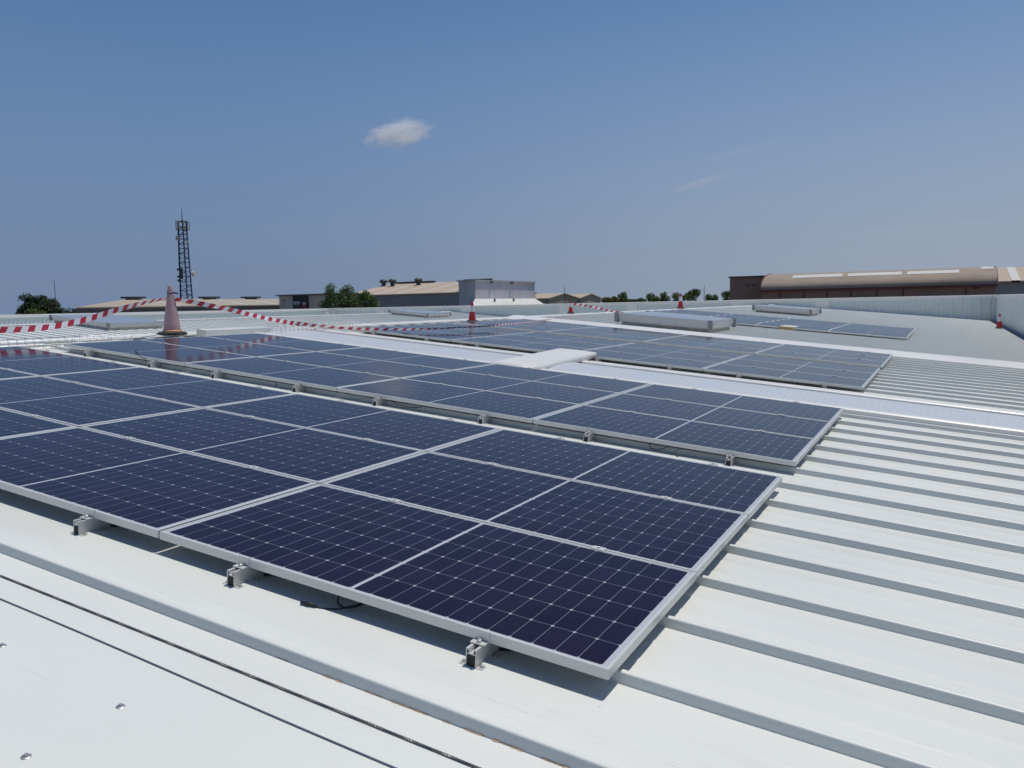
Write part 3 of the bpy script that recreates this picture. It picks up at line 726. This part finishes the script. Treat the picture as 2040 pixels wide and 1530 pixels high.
for y in (74, 80, 86, 92):
    m = MB(); sl = 1.02 / 8
    m.hexa([(-91.2, y, H + .60), (-91.2, y + .7, H + .60), (-99.3, y + .7, H + 1.62), (-99.3, y, H + 1.62), (-91.2, y, H + .805), (-91.2, y + .7, H + .805), (-99.3, y + .7, H + 1.825), (-99.3, y, H + 1.825)]); m.build('translucent_strip', M['pale'], b, world=True)
tag(b, 'long low warehouse with beige roof and dark fascia at the far left', 'building')
# block with signs
b = empty('showroom_block', (-83, 95, 0))
m = MB(); m.box(-88.1, -76, 89.6, 101, 0, H + 2.02); m.build('wall', M['beigewall'], b, world=True)
m = MB(); m.box(-88.5, -75.8, 89.3, 101.2, H + 2.021, H + 2.2); m.build('roof_edge', M['pole'], b, world=True)
m = MB(); m.box(-85.15, -82.25, 89.35, 89.6, 4, H + 1.99); m.build('dark_panel', M['charcoal'], b, world=True)
m = MB(); m.box(-84.95, -83.75, 89.28, 89.348, H + .75, H + 1.15); m.build('sign', M['signwhite'], b, world=True)
m = MB(); m.box(-84.95, -83.85, 89.28, 89.348, H + .5, H + .66); m.build('sign', M['bracket'], b, world=True)
m = MB(); m.box(-83.2, -82.6, 89.28, 89.348, H + .62, H + 1.0); m.build('sign', M['signwhite'], b, world=True)
m = MB(); m.box(-83.2, -82.55, 89.27, 89.347, H + .22, H + .55); m.build('sign', M['signred'], b, world=True)
tag(b, 'beige block with a charcoal panel carrying small white and red signs', 'building')
# grey shed with tan roof
b = empty('grey_shed', (-70, 105, 0))
gable_x(b, -79, -58.8, 93.6, 117, H + 1.72, H + 3.55, M['greywall'], M['tan_roof'], .25)
for x in (-77.6, -73.5, -69.4, -65.3, -61.2):
    m = MB(); sl = 1.83 / 11.7; y0, y1 = 93.4, 105.2
    m.hexa([(x, y0, H + 1.7), (x + .45, y0, H + 1.7), (x + .45, y1, H + 3.5), (x, y1, H + 3.5), (x, y0, H + 1.915), (x + .45, y0, H + 1.915), (x + .45, y1, H + 3.755), (x, y1, H + 3.755)]); m.build('translucent_strip', M['pale'], b, world=True)
for x, y in ((-78.7, 103.0), (-76.6, 102.5), (-72.0, 103.0)): vent(b, x, y, H + 3.35, 1.2, 1.1)
m = MB(); m.box(-78, -70.5, 105.0, 105.6, H + 3.72, H + 4.02); m.build('ridge_ventilator', M['ventm'], b, world=True)
m = MB(); m.box(-65, -60.2, 105.0, 105.6, H + 3.72, H + 4.02); m.build('ridge_ventilator', M['ventm'], b, world=True)
tag(b, 'grey shed with a striped tan roof behind the central tree', 'building')
# pale cube and its sloping white skirt
b = empty('pale_block', (-62, 102, 0))
m = MB(); m.box(-58.7, -56.05, 93.5, 111.4, 0, H + 3.3); m.build('wall', M['cubewall'], b, world=True)
m = MB(); m.box(-58.9, -55.85, 93.3, 111.6, H + 3.302, H + 3.5); m.build('roof_edge', M['lightwall'], b, world=True)
m = MB(); zt, zb = H + .92, H - .35
m.hexa([(-56.03, 93.3, 0), (-50.8, 83.5, 0), (-50.8, 105.2, 0), (-56.03, 111.4, 0), (-56.03, 93.3, zt), (-50.8, 83.5, zb), (-50.8, 105.2, zb), (-56.03, 111.4, zt)]); m.build('skirt_roof', M['whiteroof'], b, world=True)
for y in (95.5, 101):
    m = MB(); m.lathe([(.12, 0), (.12, .35), (.2, .36), (.2, .45)], 10, c=(-54.2, y, H + .42)); m.build('roof_vent', M['ventm'], b, world=True)
for y in (97.5, 103.5):
    m = MB(); m.box(-55.98, -55.7, y, y + .4, H + 3.1, H + 3.32); m.build('floodlight', M['ventm'], b, world=True)
tag(b, 'pale grey flat topped block with a white sloping skirt roof', 'building')
# double gable shed
b = empty('double_gable_shed', (-74, 146, 0))
gable_x(b, -90, -64.2, 133, 147, H + .92, H + 1.85, M['yellowwall'], M['tan_roof'], .2)
gable_x(b, -90, -64.2, 147.6, 158.6, H + .95, H + 1.8, M['yellowwall'], M['tan_roof'], .2)
m = MB(); m.box(-64.19, -64.0, 132.9, 133.5, 0, H + .9); m.box(-64.19, -64.0, 147.0, 147.5, 0, H + .9); m.build('downpipe', M['pole'], b, world=True)
tag(b, 'straw coloured shed with twin gables right of the pale block', 'building')
# brown block and vaulted shed
b = empty('brown_block', (-18.6, 91, 0))
m = MB(); m.box(-20.4, -16.9, 87.2, 96, 0, H + 2.42); m.build('wall', M['brownwall'], b, world=True)
m = MB(); m.box(-20.55, -16.8, 87.05, 96.1, H + 2.422, H + 2.55); m.build('roof_edge', M['charcoal'], b, world=True)
for x in (-18.7, -18.0):
    m = MB(); m.box(x, x + .35, 87.14, 87.198, H + 1.5, H + 1.6); m.build('air_grille', M['charcoal'], b, world=True)
tag(b, 'dark brown box shaped building at the left end of the vaulted shed', 'building')
b = empty('vaulted_shed', (-6, 92, 0))
xa, xb, ya, yb, ze, zc = -16.75, 4.15, 85.0, 97.0, H + 1.0, H + 2.75
m = MB(); m.box(xa + .15, xb - .15, ya + .1, yb - .1, 0, ze - .02); m.build('wall', M['brownwall'], b, world=True)
def arc(t, o=0): return ((ya + yb) / 2 - ((yb - ya) / 2 + o) * math.cos(math.pi * t), ze + (zc - ze + o) * math.sin(math.pi * t) ** .9)
m = MB(); N = 28
for x in (xa, xb): m.v += [Vector((x, *arc(i / N))) for i in range(N + 1)]
m.f += [(i, i + 1, i + N + 2, i + N + 1) for i in range(N)] + [tuple(range(N, -1, -1)), tuple(range(N + 1, 2 * N + 2))]; m.m += [0] * (N + 2)
m.build('vault_roof', M['brown_roof'], b, True, world=True)
for x0, x1 in ((-13.9, -9.1), (-8.6, -3.75), (-3.3, 1.1)):
    q = MB(); K = [.215 + .017 * i for i in range(6)]
    for x in (x0, x1): q.v += [Vector((x, *arc(t, .03))) for t in K]
    q.f += [(i, i + 1, i + 7, i + 6) for i in range(5)]; q.m += [0] * 5
    o = q.build('translucent_strip', M['pale'], b, world=True)
q = MB()
for x in (2.9, 3.9): q.v += [Vector((x, *arc(t, .03))) for t in (.30, .36, .42)]
q.f += [(0, 1, 4, 3), (1, 2, 5, 4)]; q.m += [0, 0]; q.build('roof_patch', M['pale'], b, world=True)
for x in (xa, xb):
    q = MB(); n2 = 20; q.tube([(x, *arc(i / n2, .02)) for i in range(n2 + 1)], .05, 6); q.build('verge_trim', M['redtrim'] if x == xa else M['brown_roof'], b, True, world=True)
q = MB(); q.box(xa, xb, ya - .12, ya + .098, ze - .22, ze - .03); q.build('eaves_gutter', M['redtrim'], b, world=True)
for x in (-14.9, -12.6, -10.4, -8.2, -5.9, -3.6, 1.6):
    q = MB(); q.box(x, x + .12, ya + .02, ya + .099, 0, ze - .23); q.build('downpipe', M['redtrim'], b, world=True)
q = MB(); q.box(2.2, 2.65, ya + .0, ya + .098, H + .62, H + .74); q.build('air_grille', M['charcoal'], b, world=True)
tag(b, 'long brown shed under a weathered barrel vault roof', 'building')
b = empty('white_walled_shed', (14, 101, 0))
gable_x(b, 4.4, 26, 94, 110, H + 1.22, H + 2.75, M['lightwall'], M['tan_roof'], .3)
m = MB(); m.hexa([(5.75, 93.7, H + 1.2), (6.5, 93.7, H + 1.2), (6.5, 102, H + 2.7), (5.75, 102, H + 2.7), (5.75, 93.7, H + 1.42), (6.5, 93.7, H + 1.42), (6.5, 102, H + 2.965), (5.75, 102, H + 2.965)]); m.build('translucent_strip', M['pale'], b, world=True)
tag(b, 'white walled shed with a tan roof at the far right edge', 'building')

# ------------------------------------------------------------------ masts and poles
b = empty('telecom_tower', (-159.6, 132.1, 0))
tz = H + 21.2; base = H - 8; ang = [math.radians(a) for a in (205, 325, 85)]
def leg(i, z):
    t = z / tz; r = 1.75 - .72 * t; return Vector((r * math.cos(ang[i]), r * math.sin(ang[i]), z))
for i in range(3):
    m = MB(); m.tube([leg(i, 0), leg(i, tz)], .16 if i else .2, 6); m.build('tower_leg', M['mast'], b)
m = MB(); z = 0; kk = 0
while z < tz - 1.1:
    for i in range(3):
        j = (i + 1) % 3
        m.tube([leg(i, z), leg(j, z)], .06, 4); m.tube([leg(i, z), leg(j, z + 1.1)] if kk % 2 else [leg(j, z), leg(i, z + 1.1)], .05, 4)
    z += 1.1; kk += 1
m.build('lattice_bracing', M['mast'], b)
m = MB(); m.tube([(-.1, .1, tz - 2), (-.1, .1, tz + 1.4), (-.1, .1, tz + 3.6)], .08, 5, rads=[.16, .09, .04]); m.build('lightning_rod', M['mast'], b)
m = MB(); m.lathe([(1.25, tz - .1), (1.25, tz + .05)], 12); m.lathe([(1.15, tz - 1.5), (1.15, tz - 1.38)], 12); m.build('antenna_ring', M['mast'], b)
for i in range(9):
    a = 2 * math.pi * i / 9 + .2; m = MB(); c_, s_ = math.cos(a), math.sin(a); r = 1.42
    for zz0, zz1 in ((tz - 2.0, tz + .15),):
        P = [(r * c_ - .14 * s_, r * s_ + .14 * c_), (r * c_ + .14 * s_, r * s_ - .14 * c_), ((r + .16) * c_ + .14 * s_, (r + .16) * s_ - .14 * c_), ((r + .16) * c_ - .14 * s_, (r + .16) * s_ + .14 * c_)]
        m.hexa([(x, y, zz0) for x, y in P] + [(x, y, zz1) for x, y in P])
    m.build('panel_antenna', M['anten'], b)
def dish(c, d, r, dep, mat):
    d = Vector(d).normalized(); m = MB(); c = Vector(c); m.tube([c, c + d * dep * .2, c + d * dep * .9, c + d * dep], r, 20, rads=[r * .75, r, r, r * .93]); m.build('dish_antenna', M[mat], b, True)
vr = Vector((RT.x, RT.y, 0)).normalized(); tow = Vector((159.6, -132.1, 0)).normalized()
dish(vr * 1.75 + Vector((0, 0, H + 8.9)), vr * .95 + tow * .3, .62, .55, 'drum'); dish(-vr * 1.1 + tow * .6 + Vector((0, 0, tz - 3.9)), -vr * .5 + tow, .62, .3, 'anten'); dish(vr * 1.05 + tow * .5 + Vector((0, 0, tz - 4.9)), vr + tow * .4, .30, .3, 'drum')
for dz in (10.0, 8.3, 7.4): dish(-vr * 1.6 + Vector((0, 0, H + dz)), -vr * .6 + tow, .26, .3, 'ventm')
m = MB(); m.box(-.35, .35, -1.25, -.95, H + 7.7, H + 10.3); m.build('equipment_rack', M['ventm'], b)
tag(b, 'tall blue lattice telecom tower with antennas and dishes', 'tower')
def pole(x, y, top, label, r=.06, lamp=False, g=None):
    e = empty('lamp_post' if lamp else 'antenna_mast', (x, y, 0)); m = MB(); m.tube([(0, 0, 0), (0, 0, top + H)], r, 6, rads=[r * 1.4, r * .7]); m.build('pole', M['pole'], e)
    if lamp:
        m = MB(); m.box(-.12, .55, -.12, .12, top + H - .05, top + H + .08); m.build('lamp_head', M['pole'], e)
    tag(e, label, 'lamp post' if lamp else 'mast', g)
pole(-147.5, 92.3, 6.4, 'thin radio mast rising beside the dark tree at far left', .07)
pole(-62.0, 135.5, 3.1, 'thin mast in front of the twin gabled shed', .07)
pole(-39.9, 150.2, 2.9, 'thin mast rising between the small distant trees', .07)
pole(-85.9, 88.3, 1.35, 'lamp post in front of the beige block', .05, True)
pole(-84.4, 97.0, 3.1, 'short antenna mast on the roof line of the beige block', .09)

# ------------------------------------------------------------------ trees
def tree(x, y, blobs, leafmat, label, leaf=.22, dens=900, ground=True, group=None, cat='tree', name='tree', seed=1):
    rnd = random.Random(seed); e = empty(name, (x, y, 0)); bz = min(b[2] for b in blobs) + H
    cx = sum(b[0] for b in blobs) / len(blobs); cy = sum(b[1] for b in blobs) / len(blobs)
    t = MB(); t.tube([(0, 0, 0), (cx * .2, cy * .2, bz * .5), (cx * .6, cy * .6, bz)], .2, 8, rads=[.3, .22, .16])
    for b in blobs:
        t.tube([(cx * .4, cy * .4, bz * .75), ((cx * .4 + b[0]) / 2, (cy * .4 + b[1]) / 2, (bz * .75 + b[2] + H) / 2 + .2), (b[0], b[1], b[2] + H)], .1, 5, rads=[.12, .08, .03])
    t.build('trunk', M['bark'], e, True)
    c = MB()
    for bx, by, bzz, rx, rz in blobs:
        n = int(dens * rx * rx)
        for _ in range(n):
            d = Vector((rnd.gauss(0, 1), rnd.gauss(0, 1), rnd.gauss(0, 1))).normalized()
            rr = rnd.random() ** .45
            p = Vector((bx + d.x * rx * rr, by + d.y * rx * rr, bzz + H + d.z * rz * rr))
            q = p * 1.3
            nv = noise.noise(q) ; nv2 = noise.noise(q * 2.3)
            if nv + .6 * nv2 < -.12 - (1 - rr) * .2: continue
            p += d * (nv * .35)
            a = Vector((rnd.gauss(0, 1), rnd.gauss(0, 1), rnd.gauss(0, .6))).normalized(); bb = a.cross(Vector((rnd.gauss(0, 1), rnd.gauss(0, 1), rnd.gauss(0, 1)))).normalized()
            l = leaf * rnd.uniform(.6, 1.25); w = l * .5
            c.add([p - a * l * .5, p + bb * w * .5, p + a * l * .5, p - bb * w * .5], [(0, 1, 2, 3)])
    c.build('crown', leafmat, e); tag(e, label, cat, group); return e
tree(-84.9, 51.4, [(-.9, -.5, .3, 1.3, 1.4), (-1.2, -.7, 1.3, .9, .9), (.2, .1, .6, 1.4, 1.3), (.9, .5, .2, 1.3, 1.2), (-.3, -.2, 1.35, 1.0, .75), (1.4, .8, -.2, .9, 1.2), (-1.7, -1, -.3, .7, 1.0), (.3, .2, -1.2, 2.3, 1.6), (.6, .4, .9, 1.1, .9), (-.6, -.4, .8, 1.2, 1.1), (1.5, .95, .1, .95, .9)], M['leaf_dark'], 'large dark evergreen tree at far left above the parapet', .22, 2300, seed=3)
tree(-83.6, 49.6, [(.2, .1, -.05, .95, .85), (-.5, -.3, -.4, .8, .7), (.9, .5, -.45, .8, .7)], M['leaf_mid'], 'small olive green tree in front of the dark evergreen', .17, 2000, seed=5)
tree(-82.3, 52.9, [(0, 0, .1, .55, .65), (.2, .1, -.6, .6, .8)], M['leaf_dark'], 'slim dark treetop just right of the evergreen', .17, 2400, seed=6)
def along(c, lst):   # local blob offsets given across the view
    a = Vector((.8, .6)); return [(u * a.x, u * a.y, z, rx, rz) for u, z, rx, rz in lst]
tree(-63.6, 74.6, along(0, [(-1.2, 1.2, .9, 1.0), (-.9, 2.2, .7, .75), (.1, 1.1, 1.3, 1.2), (.9, 2.1, .75, .8), (-1.7, .5, .9, .9), (0, -.6, 2.0, 1.2), (1.2, .6, 1.2, 1.1)]), M['leaf_mid'], 'dense green tree with two tufts beside the sign block', .2, 1700, seed=8)
tree(-60.6, 75.2, along(0, [(-.6, .9, 1.0, 1.0), (.6, .9, .95, .95), (.3, 1.5, .6, .5), (1.3, .3, .9, .9), (0, -.7, 1.8, 1.2)]), M['leaf_mid'], 'rounder green tree against the grey shed wall', .2, 1700, seed=9)
BUSH = [(-55.9, 141.2, [(0, .55, 1.3, .5), (1.4, .5, 1.2, .6)], 'leaf_gold', 'yellowish bushes beside the twin gabled shed'),
        (-53.3, 142.6, [(0, 1.15, .8, .85), (.3, .3, 1.1, .8)], 'leaf_mid', 'small rounded tree right of the yellowish bushes'),
        (-50.3, 144.2, [(0, .35, 1.0, .5)], 'leaf_mid', 'lowest bush left of the row of distant trees'),
        (-48.6, 145.2, [(0, .75, 1.05, .75), (.8, .4, 1.0, .6)], 'leaf_mid', 'green treetop left of the slender one in the distance'),
        (-46.5, 146.3, [(0, .95, .65, .8), (.3, .5, .9, .7)], 'leaf_mid', 'slender green treetop in the middle of the distant row'),
        (-44.4, 147.5, [(0, .8, .95, .75), (.8, .5, .8, .6)], 'leaf_light', 'light green treetop just left of the cone behind the skylight'),
        (-41.6, 149.0, [(0, 1.3, 1.1, 1.0), (-.9, .8, 1.0, .8), (.7, 1.7, .7, .6)], 'leaf_light', 'tallest distant tree right of the cone behind the skylight'),
        (-39.0, 150.5, [(0, .6, .9, .6), (.9, .5, .8, .6)], 'leaf_mid', 'low treetop at the foot of the distant thin mast'),
        (-36.2, 152.0, [(0, .9, .9, .8), (.8, .8, .9, .8)], 'leaf_mid', 'dark green treetop touching the brown block')]
for i, (x, y, bl, lm, lb) in enumerate(BUSH):
    tree(x, y, along(0, bl + [(0, -.4, 1.1, .8)]), M[lm], lb, .30, 1500, group='distant trees along the far parapet', seed=20 + i)
m = MB(); e = empty('brick_shed', (-52.2, 145, 0)); m.box(-1.4, 1.4, 0, 3, 0, H + .5); m.build('wall', plain('red_brick', (.35, .17, .10), .9), e)
m = MB(); m.box(-1.6, 1.6, -.2, 3.2, H + .502, H + .62); m.build('roof', M['tan_roof'], e)
tag(e, 'little red brick hut half hidden behind the yellowish bushes', 'hut')

# ------------------------------------------------------------------ clouds
def cloud(name, loc, dims, dens, label, sc, thr, rotz=0.0, roty=0.0, seed=(0, 0, 0), blobs=None):
    k = bpy.data.materials.new(name); k.use_nodes = True; t = k.node_tree; t.nodes.clear()
    out = t.nodes.new('ShaderNodeOutputMaterial'); vol = t.nodes.new('ShaderNodeVolumePrincipled'); t.links.new(vol.outputs[0], out.inputs['Volume'])
    vol.inputs['Color'].default_value = (.98, .98, 1, 1); vol.inputs['Anisotropy'].default_value = .0
    tc = t.nodes.new('ShaderNodeTexCoord'); mp = t.nodes.new('ShaderNodeMapping'); t.links.new(tc.outputs['Object'], mp.inputs[0]); mp.inputs['Location'].default_value = seed
    ns = t.nodes.new('ShaderNodeTexNoise'); t.links.new(mp.outputs[0], ns.inputs['Vector']); ns.inputs['Scale'].default_value = sc; ns.inputs['Detail'].default_value = 6; ns.inputs['Roughness'].default_value = .62
    ln = t.nodes.new('ShaderNodeVectorMath'); ln.operation = 'LENGTH'; t.links.new(tc.outputs['Object'], ln.inputs[0])
    def mm(op, a, b, c=None):
        x = t.nodes.new('ShaderNodeMath'); x.operation = op
        for i, v in enumerate((a, b)):
            if hasattr(v, 'is_linked'): t.links.new(v, x.inputs[i])
            else: x.inputs[i].default_value = v
        return x.outputs[0]
    fall = mm('SUBTRACT', 1.0, mm('POWER', ln.outputs['Value'], 2.0))
    d = mm('SUBTRACT', mm('ADD', ns.outputs[0], mm('MULTIPLY', fall, .42)), thr)
    d = mm('MULTIPLY', mm('MAXIMUM', d, 0.0), dens)
    t.links.new(d, vol.inputs['Density'])
    bm = bmesh.new(); bmesh.ops.create_icosphere(bm, subdivisions=3, radius=1.0); me = bpy.data.meshes.new(name); bm.to_mesh(me); bm.free(); me.materials.append(k)
    o = bpy.data.objects.new(name, me); COL.objects.link(o); o.location = loc; o.scale = dims; o.rotation_euler = (0, roty, rotz)
    return tag(o, label, 'cloud')
yaw = math.atan2(RT.y, RT.x)
cloud('cloud', (-911, 1257, 326 + H), (98, 60, 42), .26, 'small white puffy cloud alone in the blue sky', 2.6, .77, yaw, -.14, (3.1, 1.2, .4))
cloud('cloud_wisp', (-690, 2530, 368 + H), (135, 60, 18), .016, 'faint thin wisp of cloud slanting low on the right', 2.2, .62, yaw, -.26, (.7, 5.2, 1.1))
cloud('cloud_wisp', (-560, 2540, 455 + H), (160, 60, 14), .006, 'very faint streak of cloud above the slanting wisp', 2.0, .62, yaw, -.22, (2.7, 1.2, 4.1))
cloud('cloud_wisp', (-40, 2600, 190 + H), (430, 90, 30), .0045, 'pale flat streak of cloud low over the vaulted shed', 2.4, .60, yaw, -.05, (5.7, .2, 2.1))
cloud('cloud_wisp', (-520, 2550, 300 + H), (150, 60, 9), .006, 'faint flat streak of cloud below the slanting wisp', 2.2, .62, yaw, -.10, (1.7, 3.2, 7.1))
